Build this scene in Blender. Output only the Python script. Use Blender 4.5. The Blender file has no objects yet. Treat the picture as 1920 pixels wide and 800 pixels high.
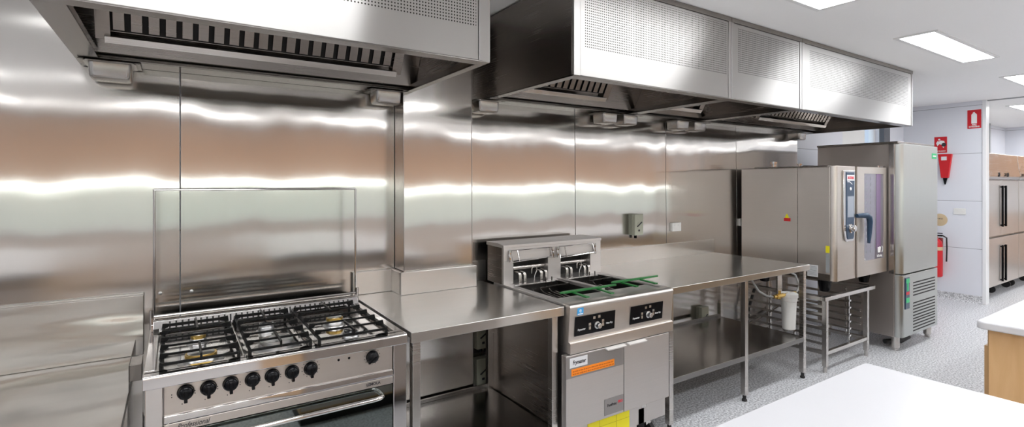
import bpy, bmesh, math, random
from mathutils import Vector, Matrix
random.seed(7)
PI = math.pi
col = bpy.context.scene.collection
sc = bpy.context.scene

# ------------------------------------------------------------------ camera, world, exposure
cd = bpy.data.cameras.new('camera'); cam = bpy.data.objects.new('camera', cd); col.objects.link(cam)
cam.location = (0, 0, 1.58)
cam.rotation_euler = (PI/2, 0, -math.atan(632/960))
cd.sensor_width = 36; cd.lens = 18.0; cd.shift_y = -57/1920; cd.clip_start = 0.02
sc.camera = cam
sc.view_settings.view_transform = 'Standard'; sc.view_settings.look = 'None'
sc.view_settings.exposure = 0.0; sc.view_settings.gamma = 1.0
sc.view_settings.use_curve_mapping = False
LAMP = 25.0        # radiance of the ceiling panels
w = bpy.data.worlds.new('world'); sc.world = w; w.use_nodes = True
bg = w.node_tree.nodes['Background']; bg.inputs[0].default_value = (0.70, 0.85, 1.0, 1); bg.inputs[1].default_value = 1.3
sc.cycles.max_bounces = 10; sc.cycles.glossy_bounces = 6; sc.cycles.diffuse_bounces = 4
sc.cycles.sample_clamp_indirect = 6.0
sc.cycles.use_denoising = True

# ------------------------------------------------------------------ materials
def nmat(name):
    m = bpy.data.materials.new(name); m.use_nodes = True
    return m, m.node_tree, m.node_tree.nodes['Principled BSDF']
def pmat(name, c, rough=.5, metal=0., spec=.5, emit=None, es=0, noise=0, nscale=30, coat=0):
    m, nt, b = nmat(name)
    b.inputs['Base Color'].default_value = (*c, 1); b.inputs['Roughness'].default_value = rough
    b.inputs['Metallic'].default_value = metal; b.inputs['Specular IOR Level'].default_value = spec
    b.inputs['Coat Weight'].default_value = coat
    if emit: b.inputs['Emission Color'].default_value = (*emit, 1); b.inputs['Emission Strength'].default_value = es
    if noise:
        tc = nt.nodes.new('ShaderNodeTexCoord'); n = nt.nodes.new('ShaderNodeTexNoise'); n.inputs['Scale'].default_value = nscale
        n.inputs['Detail'].default_value = 4
        nt.links.new(tc.outputs['Object'], n.inputs['Vector'])
        r = nt.nodes.new('ShaderNodeMapRange'); r.inputs['To Min'].default_value = 1-noise; r.inputs['To Max'].default_value = 1+noise
        nt.links.new(n.outputs['Fac'], r.inputs['Value'])
        v = nt.nodes.new('ShaderNodeVectorMath'); v.operation = 'SCALE'; v.inputs[0].default_value = c
        nt.links.new(r.outputs[0], v.inputs['Scale']); nt.links.new(v.outputs[0], b.inputs['Base Color'])
    return m
def steel(name, c=(.56, .545, .52), rough=.3, aniso=0., tan=(1, .05, .03), grain=(1, 1, 120), gamt=.12, wav=None,
          lobe=None, perf=None, xs=0.):
    """brushed stainless steel: fine grain in roughness/colour, optional waviness (scale xyz, distance), optional wide second lobe, optional perforation"""
    m, nt, b = nmat(name); L = nt.links.new; N = nt.nodes.new
    tc = N('ShaderNodeTexCoord')
    mp = N('ShaderNodeMapping'); mp.inputs['Scale'].default_value = grain; L(tc.outputs['Object'], mp.inputs['Vector'])
    n = N('ShaderNodeTexNoise'); n.inputs['Scale'].default_value = 3; n.inputs['Detail'].default_value = 3; L(mp.outputs[0], n.inputs['Vector'])
    big = N('ShaderNodeTexNoise'); big.inputs['Scale'].default_value = 2.2; big.inputs['Detail'].default_value = 5
    L(tc.outputs['Object'], big.inputs['Vector'])
    ad = N('ShaderNodeMath'); ad.operation = 'ADD'; L(n.outputs['Fac'], ad.inputs[0]); L(big.outputs['Fac'], ad.inputs[1])
    r = N('ShaderNodeMapRange'); r.inputs['From Min'].default_value = .6; r.inputs['From Max'].default_value = 1.4
    r.inputs['To Min'].default_value = 1-gamt; r.inputs['To Max'].default_value = 1+gamt; L(ad.outputs[0], r.inputs['Value'])
    v = N('ShaderNodeVectorMath'); v.operation = 'SCALE'; v.inputs[0].default_value = c; L(r.outputs[0], v.inputs['Scale'])
    colout = v.outputs[0]
    rr = N('ShaderNodeMath'); rr.operation = 'MULTIPLY'; rr.inputs[1].default_value = rough; L(r.outputs[0], rr.inputs[0])
    tv = N('ShaderNodeCombineXYZ'); t = Vector(tan).normalized()
    for i in range(3): tv.inputs[i].default_value = t[i]
    nrm = None
    if wav:
        (sx, sy, sz), dist = wav
        oi = N('ShaderNodeObjectInfo'); ml = N('ShaderNodeMath'); ml.operation = 'MULTIPLY'; ml.inputs[1].default_value = 37.
        L(oi.outputs['Random'], ml.inputs[0])
        m2 = N('ShaderNodeMapping'); m2.inputs['Scale'].default_value = (sx, sy, sz); L(tc.outputs['Object'], m2.inputs['Vector'])
        w1 = N('ShaderNodeTexNoise'); w1.noise_dimensions = '4D'; w1.inputs['Scale'].default_value = 1; w1.inputs['Detail'].default_value = 1.3
        L(m2.outputs[0], w1.inputs['Vector']); L(ml.outputs[0], w1.inputs['W'])
        bp = N('ShaderNodeBump'); bp.inputs['Strength'].default_value = 1; bp.inputs['Distance'].default_value = dist
        L(w1.outputs['Fac'], bp.inputs['Height']); nrm = bp.outputs[0]
    if xs:
        g = N('ShaderNodeTexNoise'); g.inputs['Scale'].default_value = 1; g.inputs['Detail'].default_value = 1
        m3 = N('ShaderNodeMapping'); m3.inputs['Scale'].default_value = (2300, 40, 9); L(tc.outputs['Object'], m3.inputs['Vector']); L(m3.outputs[0], g.inputs['Vector'])
        mr = N('ShaderNodeMapRange'); mr.inputs['From Min'].default_value = 0; mr.inputs['From Max'].default_value = 1
        mr.inputs['To Min'].default_value = -xs; mr.inputs['To Max'].default_value = xs; L(g.outputs['Fac'], mr.inputs['Value'])
        cx = N('ShaderNodeCombineXYZ'); L(mr.outputs[0], cx.inputs[0])
        ge = N('ShaderNodeNewGeometry'); av = N('ShaderNodeVectorMath'); av.operation = 'ADD'
        L(nrm if nrm else ge.outputs['Normal'], av.inputs[0]); L(cx.outputs[0], av.inputs[1])
        nv = N('ShaderNodeVectorMath'); nv.operation = 'NORMALIZE'; L(av.outputs[0], nv.inputs[0]); nrm = nv.outputs[0]
    metal = None
    if perf:
        x0, x1, z0, z1, pitch, rad = perf
        sp = N('ShaderNodeSeparateXYZ'); L(tc.outputs['Object'], sp.inputs[0])
        def mth(op, a, bb=None):
            q = N('ShaderNodeMath'); q.operation = op
            for i, s in enumerate((a, bb)):
                if s is None: continue
                if isinstance(s, (int, float)): q.inputs[i].default_value = s
                else: L(s, q.inputs[i])
            return q.outputs[0]
        fx = mth('SUBTRACT', mth('FRACT', mth('DIVIDE', sp.outputs[0], pitch)), .5)
        fz = mth('SUBTRACT', mth('FRACT', mth('DIVIDE', sp.outputs[2], pitch)), .5)
        d = mth('SQRT', mth('ADD', mth('MULTIPLY', fx, fx), mth('MULTIPLY', fz, fz)))
        hole = mth('LESS_THAN', d, rad/pitch)
        for a, o, k in ((0, 'GREATER_THAN', x0), (0, 'LESS_THAN', x1), (2, 'GREATER_THAN', z0), (2, 'LESS_THAN', z1)):
            hole = mth('MULTIPLY', hole, mth(o, sp.outputs[a], k))
        mx = N('ShaderNodeMix'); mx.data_type = 'RGBA'; L(hole, mx.inputs['Factor']); L(colout, mx.inputs['A']); mx.inputs['B'].default_value = (.03, .027, .025, 1)
        colout = mx.outputs['Result']; metal = mth('SUBTRACT', 1, hole); b.inputs['Specular IOR Level'].default_value = 0
    def setup(bs, rsrc, an):
        L(colout, bs.inputs['Base Color']); bs.inputs['Metallic'].default_value = 1
        if metal is not None: L(metal, bs.inputs['Metallic']); bs.inputs['Specular IOR Level'].default_value = 0
        if isinstance(rsrc, float): bs.inputs['Roughness'].default_value = rsrc
        else: L(rsrc, bs.inputs['Roughness'])
        bs.inputs['Anisotropic'].default_value = an
        if an: L(tv.outputs[0], bs.inputs['Tangent'])
        if nrm: L(nrm, bs.inputs['Normal'])
    setup(b, rr.outputs[0], aniso)
    if lobe:
        r2, fac = lobe
        b2 = N('ShaderNodeBsdfPrincipled'); setup(b2, float(r2), aniso*.7)
        ms = N('ShaderNodeMixShader'); ms.inputs[0].default_value = fac
        L(b.outputs[0], ms.inputs[1]); L(b2.outputs[0], ms.inputs[2])
        L(ms.outputs[0], nt.nodes['Material Output'].inputs['Surface'])
    return m
def emis(name, c, s):
    m, nt, b = nmat(name)
    e = nt.nodes.new('ShaderNodeEmission'); e.inputs[0].default_value = (*c, 1); e.inputs[1].default_value = s
    nt.links.new(e.outputs[0], nt.nodes['Material Output'].inputs['Surface']); return m
def thin_glass(name, tint=(.9, .95, .94), refl=.12, rough=.02):
    m, nt, b = nmat(name)
    t = nt.nodes.new('ShaderNodeBsdfTransparent'); t.inputs[0].default_value = (*tint, 1)
    g = nt.nodes.new('ShaderNodeBsdfGlossy'); g.inputs['Roughness'].default_value = rough; g.inputs[0].default_value = (1, 1, 1, 1)
    f = nt.nodes.new('ShaderNodeLayerWeight'); f.inputs['Blend'].default_value = refl
    x = nt.nodes.new('ShaderNodeMixShader')
    nt.links.new(f.outputs['Fresnel'], x.inputs[0]); nt.links.new(t.outputs[0], x.inputs[1]); nt.links.new(g.outputs[0], x.inputs[2])
    nt.links.new(x.outputs[0], nt.nodes['Material Output'].inputs['Surface']); return m
def floor_mat():
    m, nt, b = nmat('speckled_vinyl'); L = nt.links.new; N = nt.nodes.new
    tc = N('ShaderNodeTexCoord'); n = N('ShaderNodeTexNoise'); n.inputs['Scale'].default_value = 75; n.inputs['Detail'].default_value = 3
    L(tc.outputs['Object'], n.inputs['Vector'])
    cr = N('ShaderNodeValToRGB'); e = cr.color_ramp.elements
    e[0].position = .36; e[0].color = (.31, .315, .33, 1); e[1].position = .66; e[1].color = (.86, .87, .89, 1)
    q = cr.color_ramp.elements.new(.5); q.color = (.61, .615, .64, 1)
    L(n.outputs['Fac'], cr.inputs[0]); L(cr.outputs[0], b.inputs['Base Color'])
    b.inputs['Roughness'].default_value = .38
    return m
def tile_mat(c=(.78, .80, .86), z_off=.08, pitch=.63):
    m, nt, b = nmat('white_wall_tile'); L = nt.links.new; N = nt.nodes.new
    tc = N('ShaderNodeTexCoord'); sp = N('ShaderNodeSeparateXYZ'); L(tc.outputs['Object'], sp.inputs[0])
    a = N('ShaderNodeMath'); a.operation = 'SUBTRACT'; a.inputs[1].default_value = z_off; L(sp.outputs[2], a.inputs[0])
    d = N('ShaderNodeMath'); d.operation = 'DIVIDE'; d.inputs[1].default_value = pitch; L(a.outputs[0], d.inputs[0])
    f = N('ShaderNodeMath'); f.operation = 'FRACT'; L(d.outputs[0], f.inputs[0])
    g = N('ShaderNodeMath'); g.operation = 'LESS_THAN'; g.inputs[1].default_value = .009; L(f.outputs[0], g.inputs[0])
    x = N('ShaderNodeMix'); x.data_type = 'RGBA'; x.inputs['A'].default_value = (*c, 1); x.inputs['B'].default_value = (.35, .36, .4, 1)
    L(g.outputs[0], x.inputs['Factor']); L(x.outputs['Result'], b.inputs['Base Color']); b.inputs['Roughness'].default_value = .22
    return m
def wood_mat(name, c1, c2, axis=(1, 1, .12), s=14):
    m, nt, b = nmat(name); L = nt.links.new; N = nt.nodes.new
    tc = N('ShaderNodeTexCoord'); mp = N('ShaderNodeMapping'); mp.inputs['Scale'].default_value = axis; L(tc.outputs['Object'], mp.inputs['Vector'])
    n = N('ShaderNodeTexNoise'); n.inputs['Scale'].default_value = s; n.inputs['Detail'].default_value = 6; n.inputs['Distortion'].default_value = .6
    L(mp.outputs[0], n.inputs['Vector']); cr = N('ShaderNodeValToRGB')
    cr.color_ramp.elements[0].position = .3; cr.color_ramp.elements[0].color = (*c1, 1)
    cr.color_ramp.elements[1].position = .7; cr.color_ramp.elements[1].color = (*c2, 1)
    L(n.outputs['Fac'], cr.inputs[0]); L(cr.outputs[0], b.inputs['Base Color']); b.inputs['Roughness'].default_value = .4
    return m

SC_ = (.60, .575, .55)
M = {}
M['clad'] = steel('brushed_wall_steel', (.60, .58, .555), rough=.128, aniso=1., tan=(1, .02, .01), grain=(8, 8, .6), gamt=.012, wav=((3.2, 1, .9), .0085), lobe=(.23, .22))
M['steel'] = steel('brushed_steel', SC_, rough=.26)
M['steel_h'] = steel('brushed_steel_bench', (.63, .615, .595), rough=.15, aniso=.5, tan=(1, .02, .05), grain=(.6, 8, 8), gamt=.03, wav=((1.2, 2.0, 2.0), .006), lobe=(.36, .35))
M['bench_low'] = steel('brushed_steel_left_bench', (.53, .51, .485), rough=.2, aniso=.7, tan=(1, .02, .05), grain=(.6, 8, 8), gamt=.03, wav=((1.0, 3.0, 5.0), .07), lobe=(.42, .4))
M['rimst'] = steel('darkened_rim_steel', (.20, .187, .175), rough=.2, gamt=.05)  # hood steel darkened so its colour carries the dark floor's reflection
M['panst'] = steel('tray_steel', (.36, .345, .33), rough=.24, gamt=.05)
M['hood'] = steel('hood_steel', (.44, .43, .417), rough=.37, aniso=1., tan=(.02, .02, 1), grain=(1, 1, 30), gamt=.006, lobe=(.5, .1))
M['hood_dark'] = steel('dark_shaded_steel', (.27, .245, .225), rough=.26)
M['chrome'] = steel('polished_steel', (.62, .60, .585), rough=.09, gamt=.03, wav=((6, 6, 6), .0004))
M['oven_steel'] = steel('oven_front_steel', (.68, .64, .60), rough=.31, aniso=.7, tan=(1, .03, .02), grain=(.8, .8, 20), gamt=.03, lobe=(.5, .3))
M['ovenside'] = steel('oven_side_steel', (.66, .615, .575), rough=.32, aniso=.5, tan=(1, .8, .02), gamt=.03, lobe=(.5, .5))
M['chillside'] = steel('chiller_side_steel', (.50, .455, .425), rough=.3, aniso=.4, tan=(1, .8, .02), gamt=.03, lobe=(.45, .4))
M['shelfshade'] = steel('shaded_undershelf_steel', (.26, .25, .24), rough=.2, gamt=.03, wav=((1.2, 2.0, 2.0), .003))  # bench steel darkened, the shade under the benches put into its colour
M['dull'] = steel('dull_steel', (.60, .575, .56), rough=.46, gamt=.05)
M['black'] = pmat('black_plastic', (.005, .005, .006), .2, spec=.15)
M['iron'] = pmat('cast_iron', (.006, .006, .006), .4, spec=.18)
M['rubber'] = pmat('black_rubber', (.015, .015, .016), .6)
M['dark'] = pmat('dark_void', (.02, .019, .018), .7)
M['white'] = pmat('white_plastic', (.82, .82, .80), .35)
M['ceil'] = pmat('ceiling_paint', (.93, .93, .93), .85, noise=.01, nscale=2)
M['plaster'] = pmat('white_plaster', (.78, .79, .82), .8, noise=.01, nscale=3)
M['trimwhite'] = pmat('white_trim', (.85, .86, .88), .3)
M['lamp'] = emis('lamp_diffuser', (.97, .985, 1.0), LAMP)
M['strip'] = emis('strip_lamp', (.97, 1.0, .98), 13.5)
M['lampframe'] = pmat('lamp_frame', (.8, .8, .8), .5)
M['floor'] = floor_mat(); M['tile'] = tile_mat()
M['stone'] = pmat('white_laminate', (.65, .65, .675), .32, noise=.008, nscale=5)
M['wood'] = wood_mat('pale_wood', (.60, .36, .16), (.72, .47, .24))
M['woodedge'] = wood_mat('darker_wood', (.38, .23, .10), (.46, .29, .14))
M['peach'] = wood_mat('peach_laminate', (.53, .31, .19), (.57, .345, .215), s=3)
M['shadelam'] = pmat('shaded_laminate', (.30, .22, .17), .5, noise=.05)
M['mint'] = pmat('pale_glass_tile', (.76, .84, .79), .3)
M['laminate'] = pmat('pinkish_laminate', (.55, .47, .43), .35)
M['chillfront'] = steel('chiller_front_steel', (.56, .58, .565), rough=.3, aniso=.8, tan=(1, .03, .02), grain=(40, 40, .8), gamt=.03, lobe=(.45, .4))
M['pan'] = steel('fryer_pan_steel', (.13, .125, .12), rough=.3)
M['lidst'] = steel('lid_frame_steel', (.42, .40, .39), rough=.15, gamt=.04)
M['glass'] = thin_glass('clear_glass', (.985, .99, .988), .035)
M['ovenglass'] = pmat('oven_door_glass', (.20, .225, .215), .035, 1.)
M['brass'] = pmat('brass', (.62, .42, .12), .3, 1.)
M['alu'] = pmat('burner_alloy', (.62, .62, .62), .32, 1.)
M['enamel'] = pmat('burner_cap', (.02, .02, .022), .2)
M['orange'] = pmat('orange_label', (.95, .27, .01), .5)
M['orangedk'] = pmat('orange_label_print', (.55, .12, .0), .5)
M['yellow'] = pmat('yellow_label', (.85, .76, .01), .5)
M['yellowdk'] = pmat('yellow_label_print', (.45, .38, .01), .5)
M['greyplate'] = pmat('grey_badge_plate', (.30, .285, .28), .35, .6)
M['red'] = pmat('red_paint', (.62, .012, .02), .3)
M['redsign'] = pmat('red_sign', (.60, .01, .02), .4)
M['green'] = pmat('green_coating', (.006, .12, .02), .35)
M['greenlbl'] = pmat('green_label', (.02, .55, .20), .4)
M['blue'] = pmat('blue_label', (.05, .36, .75), .4)
M['navy'] = pmat('navy_plastic', (.02, .05, .10), .3)
M['screen'] = pmat('grey_display', (.32, .36, .42), .2)
M['purple'] = pmat('tinted_glass', (.15, .135, .18), .06, spec=.8, coat=.6)
M['purple2'] = pmat('tinted_glass_strip', (.19, .11, .25), .08, spec=.8, coat=.5)
M['white_edge'] = pmat('satin_pull', (.75, .74, .73), .3, .5)
M['iso'] = pmat('isolator_plastic', (.40, .41, .33), .45)
M['isodk'] = pmat('isolator_plastic_side', (.30, .31, .25), .5)
M['beige'] = pmat('beige_disc', (.62, .48, .30), .5)
M['labelw'] = pmat('white_label', (.75, .76, .78), .4)
M['ink'] = pmat('dark_ink', (.03, .03, .035), .5)
M['inkw'] = pmat('white_ink', (.85, .85, .85), .5)
M['inkr'] = pmat('red_ink', (.7, .03, .05), .5)
M['grey'] = pmat('grey_plastic', (.33, .35, .36), .5)
M['hose'] = pmat('clear_hose', (.33, .335, .33), .3)

# ------------------------------------------------------------------ geometry helpers
def wloc(o):
    v = Vector((0, 0, 0))
    while o: v = v+o.location; o = o.parent
    return v
class MB:
    def __init__(s): s.bm = bmesh.new()
    def box(s, x0, x1, y0, y1, z0, z1, M4=None):
        c = [(x, y, z) for x in (x0, x1) for y in (y0, y1) for z in (z0, z1)]
        vs = [s.bm.verts.new(M4 @ Vector(p) if M4 else p) for p in c]
        for f in ((0, 1, 3, 2), (4, 6, 7, 5), (0, 4, 5, 1), (2, 3, 7, 6), (0, 2, 6, 4), (1, 5, 7, 3)):
            s.bm.faces.new([vs[i] for i in f])
        return s
    def prism(s, pts, axis, a, b):
        """pts: 2D outline in the two other axes (order xyz minus axis), extruded a..b along axis"""
        def mk(p, t):
            q = list(p); q.insert(axis, t); return q
        A = [s.bm.verts.new(mk(p, a)) for p in pts]; B = [s.bm.verts.new(mk(p, b)) for p in pts]
        n = len(pts)
        s.bm.faces.new(A); s.bm.faces.new(B[::-1])
        for i in range(n): s.bm.faces.new((A[i], B[i], B[(i+1) % n], A[(i+1) % n]))
        return s
    def tube(s, pts, r, n=10, closed=False):
        P = [Vector(p) for p in pts]; rings = []
        up = None
        for i, p in enumerate(P):
            a = P[(i-1) % len(P)] if (i or closed) else p; b_ = P[(i+1) % len(P)] if (i < len(P)-1 or closed) else p
            d = (b_-a)
            if d.length < 1e-9: d = Vector((0, 0, 1))
            d.normalize()
            if up is None:
                up = d.orthogonal().normalized()
            else:
                up = (up-d*up.dot(d))
                up = up.normalized() if up.length > 1e-6 else d.orthogonal().normalized()
            q = d.cross(up); rr = r[i] if isinstance(r, (list, tuple)) else r
            rings.append([s.bm.verts.new(p+up*math.cos(2*PI*k/n)*rr+q*math.sin(2*PI*k/n)*rr) for k in range(n)])
        m = len(rings)
        for i in range(m if closed else m-1):
            A, B = rings[i], rings[(i+1) % m]
            for k in range(n): s.bm.faces.new((A[k], A[(k+1) % n], B[(k+1) % n], B[k]))
        if not closed:
            s.bm.faces.new(rings[0][::-1]); s.bm.faces.new(rings[-1])
        return s
    def cyl(s, p0, p1, r, n=20): return s.tube([p0, p1], r, n)
    def lathe(s, c, prof, axis='z', n=28, sgn=1):
        """prof: (radius, height) list from c along axis"""
        rings = []
        for r, h in prof:
            ring = []
            for k in range(n):
                a = 2*PI*k/n; u, v = math.cos(a)*max(r, 1e-4), math.sin(a)*max(r, 1e-4)
                if axis == 'z': p = (c[0]+u, c[1]+v, c[2]+h)
                elif axis == 'y': p = (c[0]+u, c[1]+h*sgn, c[2]+v)
                else: p = (c[0]+h*sgn, c[1]+u, c[2]+v)
                ring.append(s.bm.verts.new(p))
            rings.append(ring)
        for A, B in zip(rings, rings[1:]):
            for k in range(n): s.bm.faces.new((A[k], A[(k+1) % n], B[(k+1) % n], B[k]))
        s.bm.faces.new(rings[0][::-1]); s.bm.faces.new(rings[-1])
        return s
    def frame(s, x0, x1, y0, y1, z0, z1, t, plane='xz'):
        """open rectangular frame of bar width t"""
        if plane == 'xz':
            s.box(x0, x1, y0, y1, z0, z0+t); s.box(x0, x1, y0, y1, z1-t, z1)
            s.box(x0, x0+t, y0, y1, z0+t, z1-t); s.box(x1-t, x1, y0, y1, z0+t, z1-t)
        elif plane == 'xy':
            s.box(x0, x1, y0, y0+t, z0, z1); s.box(x0, x1, y1-t, y1, z0, z1)
            s.box(x0, x0+t, y0+t, y1-t, z0, z1); s.box(x1-t, x1, y0+t, y1-t, z0, z1)
        else:
            s.box(x0, x1, y0, y1, z0, z0+t); s.box(x0, x1, y0, y1, z1-t, z1)
            s.box(x0, x1, y0, y0+t, z0+t, z1-t); s.box(x0, x1, y1-t, y1, z0+t, z1-t)
        return s
    def build(s, name, mat, parent=None, bevel=0., smooth=True, label=None):
        off = wloc(parent) if parent else Vector((0, 0, 0))
        bmesh.ops.recalc_face_normals(s.bm, faces=s.bm.faces)
        for v in s.bm.verts: v.co -= off
        me = bpy.data.meshes.new(name); s.bm.to_mesh(me); s.bm.free()
        me.materials.append(mat if not isinstance(mat, str) else M[mat])
        o = bpy.data.objects.new(name, me); col.objects.link(o)
        if parent: o.parent = parent
        if smooth:
            for p in me.polygons: p.use_smooth = True
            if not bevel: md = o.modifiers.new('ws', 'EDGE_SPLIT'); md.split_angle = math.radians(35)
        if bevel:
            b = o.modifiers.new('bv', 'BEVEL'); b.width = bevel; b.segments = 2; b.limit_method = 'ANGLE'; b.angle_limit = math.radians(50)
            wn = o.modifiers.new('wn', 'WEIGHTED_NORMAL'); wn.mode = 'FACE_AREA'; wn.weight = 100; wn.keep_sharp = True
        if label: o['label'] = label
        return o
def thing(name, label, cat, loc, group=None):
    o = bpy.data.objects.new(name, None); col.objects.link(o); o.empty_display_size = .1
    o.location = loc; return tag(o, label, cat, group)
def tag(o, label, cat, group=None):
    o['label'] = label; o['category'] = cat
    if group: o['group'] = group
    return o
def struct(o): o['kind'] = 'structure'; return o
def copy_tree(o, delta=(0, 0, 0), label=None, parent=None):
    c = o.copy(); col.objects.link(c)
    if parent is None: c.location = o.location+Vector(delta)
    else: c.parent = parent; c.matrix_parent_inverse = o.matrix_parent_inverse.copy()
    if label: c['label'] = label
    for ch in list(o.children): copy_tree(ch, parent=c)
    return c
def text(s, size, pos, face, mat, parent, name='lettering', ext=.0006, bold=0., shear=0., wid=None):
    cu = bpy.data.curves.new(name, 'FONT'); cu.body = s; cu.size = size; cu.extrude = ext; cu.offset = bold; cu.shear = shear
    cu.align_x = 'CENTER'; cu.align_y = 'CENTER'
    t = bpy.data.objects.new(name, cu); col.objects.link(t)
    dg = bpy.context.evaluated_depsgraph_get(); dg.update()
    me = bpy.data.meshes.new_from_object(t.evaluated_get(dg)); bpy.data.objects.remove(t)
    R = Matrix.Rotation(PI/2, 4, 'X')
    if face == '-x': R = Matrix.Rotation(-PI/2, 4, 'Z') @ R
    if wid:
        xs = [v.co.x for v in me.vertices]; k = wid/(max(xs)-min(xs)); me.transform(Matrix.Scale(k, 4, (1, 0, 0)))
    me.transform(Matrix.Translation(Vector(pos)-(wloc(parent) if parent else Vector((0, 0, 0)))) @ R)
    me.materials.clear(); me.materials.append(M[mat])
    o = bpy.data.objects.new(name, me); col.objects.link(o)
    if parent: o.parent = parent
    return o

# ------------------------------------------------------------------ room shell
CZ = 2.66; XL, XR, YS, YB = -4.0, 13.6, -4.4, 3.07
struct(MB().box(XL-.1, XR+.1, YS-.1, YB+.3, -.1, 0).build('floor', 'floor', smooth=False))
struct(MB().box(XL-.1, XR+.1, YS-.1, YB+.3, CZ, CZ+.1).build('ceiling', 'ceil', smooth=False))
b = MB(); b.box(XL-.1, 6.96, YB, YB+.2, 0, CZ); b.box(6.96, 8.0, YB, YB+.2, 0, 1.95); b.box(6.96, 8.0, YB, YB+.2, 2.48, CZ); b.box(8.0, XR+.1, YB, YB+.2, 0, CZ)
struct(b.build('wall_back', 'tile', smooth=False))
wf = struct(MB().frame(6.96, 8.0, YB+.05, YB+.11, 1.95, 2.48, .045).box(7.62, 7.66, YB+.05, YB+.11, 1.995, 2.435).build('window_1', 'trimwhite', smooth=False))
MB().box(7.0, 7.955, YB+.075, YB+.081, 1.99, 2.44).build('pane', 'glass', wf, smooth=False)
MB().box(7.0, 7.64, YB+.03, YB+.045, 1.99, 2.45).build('roller_blind', 'white', wf, smooth=False)
struct(MB().box(8.0, 8.18, YB-.06, YB, 0, CZ).build('trim_1', pmat('dark_window_post', (.10, .105, .12), .35), smooth=False))
struct(MB().box(8.8, 8.9, 2.205, YB, 0, CZ).build('wall_right', 'tile', smooth=False))
struct(MB().box(8.79, 8.91, 2.165, 2.205, 0, CZ).build('trim_2', 'trimwhite', bevel=.004))
struct(MB().box(8.83, 8.87, -4.3, 2.165, CZ-.012, CZ).build('trim_3', 'grey'))
struct(MB().box(XR, XR+.1, YS-.1, YB, 0, CZ).build('wall_far', 'tile', smooth=False))
struct(MB().box(XL-.1, XL, YS-.1, YB, 0, CZ).build('wall_left', 'plaster', smooth=False))
struct(MB().box(XL-.1, XR+.1, YS-.1, YS, 0, CZ).build('wall_front', 'mint', smooth=False))
# coved vinyl skirting at the tiled stub wall
struct(MB().prism([(8.80, .0), (8.74, .0), (8.76, .006), (8.785, .025), (8.794, .06), (8.794, .10), (8.80, .10)], 1, 2.2, YB-.01).build('baseboard_right', 'floor'))
struct(MB().box(12.3, 12.36, 2.98, 3.06, 1.9, CZ).build('trim_4', 'grey'))

# steel cladding sheets on the back wall
seams = [-4.0, -1.9, .022, 1.137]
def clad(i, x0, x1, lean=0., z0=.0, z1=CZ-.004):
    y = 3.05   # each sheet hangs a touch out of plumb
    return struct(MB().prism([(y, z1), (y+.012, z1), (y-lean+.012, z0), (y-lean, z0)], 0, x0+.0024, x1-.0024).build('trim_%d' % i, 'clad', bevel=.0012))
k = 5
for x0, x1 in zip(seams, seams[1:]): clad(k, x0, x1); k += 1
for x0, x1 in ((1.595, 2.587), (2.587, 3.635), (3.635, 4.685), (4.685, 5.845)): clad(k, x0, x1, .026); k += 1
# pier that stands out of the wall, steel clad
struct(MB().prism([(2.905, CZ-.004), (3.069, CZ-.004), (3.069, 0), (2.878, 0)], 0, 1.137, 1.595).build('wall_column', 'clad', bevel=.003))

struct(MB().prism([(2.903, CZ-.006), (2.912, CZ-.006), (2.885, 0), (2.8755, 0)], 0, 1.5935, 1.5985).build('trim_20', 'lidst', bevel=.0008))
struct(MB().prism([(2.903, CZ-.006), (2.912, CZ-.006), (2.885, 0), (2.8755, 0)], 0, 1.133, 1.138).build('trim_21', 'lidst', bevel=.0008))

# ------------------------------------------------------------------ ceiling lights
def light(x, y, label):
    t = thing('ceiling_light', label, 'ceiling light', (x, y, CZ), 'recessed ceiling panels')
    MB().frame(x-.03, x+1.38, y-.03, y+.24, CZ-.008, CZ, .03, 'xy').build('frame', 'lampframe', t, bevel=.002)
    MB().box(x, x+1.35, y, y+.21, CZ-.005, CZ-.001).build('diffuser', 'lamp', t, smooth=False)
    return t
rows = ((1.39, 'in the row nearest the exhaust hoods'), (-.78, 'in the middle row'), (-2.95, 'in the row by the peach cupboards'))
cols = (('over the left end of the room, left of the range', -3.08), ('above and left of the range', -.55), ('over the fryer, at the top edge of the photo', 1.98),
        ('whole in view, right of the second hood run', 4.51), ('cut by the right edge of the photo', 7.04), ('beyond the tiled stub wall', 9.75), ('far beyond the tiled stub wall, hidden end', 12.1))
for y, yn in rows:
    for xn, x in cols:
        if y < 0: xn = {-3.08: 'first', -.55: 'second', 1.98: 'third', 4.51: 'fourth', 7.04: 'fifth', 9.75: 'sixth', 12.1: 'seventh'}[x]+' from left'
        if y > 0 and x > 9: y_ = 1.95
        else: y_ = y
        light(x, y_, 'ceiling light panel %s, %s' % (yn, xn) if y < 0 else 'bright ceiling light panel %s' % xn)

# ------------------------------------------------------------------ the other side of the room (seen in the steel)
t = thing('wall_cupboard', 'long peach laminate wall cupboard run facing the steel wall', 'cupboard', (4, -4.2, 1.62))
MB().box(-3.9, 12.9, -4.39, -4.05, 1.64, 2.62).build('body', 'peach', t)
d = MB()
for i in range(14): d.box(-3.9+i*1.2+.004, -3.9+i*1.2+1.196, -4.05, -4.03, 1.645, 2.615)
d.build('door', 'peach', t)
t = thing('strip_light', 'long thin strip light under the peach cupboards', 'light', (4, -4.1, 1.64))
MB().box(-3.8, 12.8, -4.36, -4.30, 1.622, 1.639).build('housing', 'lampframe', t)
MB().box(-3.75, 12.75, -4.345, -4.315, 1.592, 1.621).build('tube', 'strip', t, smooth=False)
t = thing('base_cabinet', 'long white topped cabinet run below the peach cupboards', 'cabinet', (4, -4.1, 0))
MB().box(-3.9, 12.9, -4.39, -3.8, .1, .868).build('body', 'laminate', t)
MB().box(-3.9, 12.9, -4.39, -3.77, .87, .9).build('worktop', 'stone', t)
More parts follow.
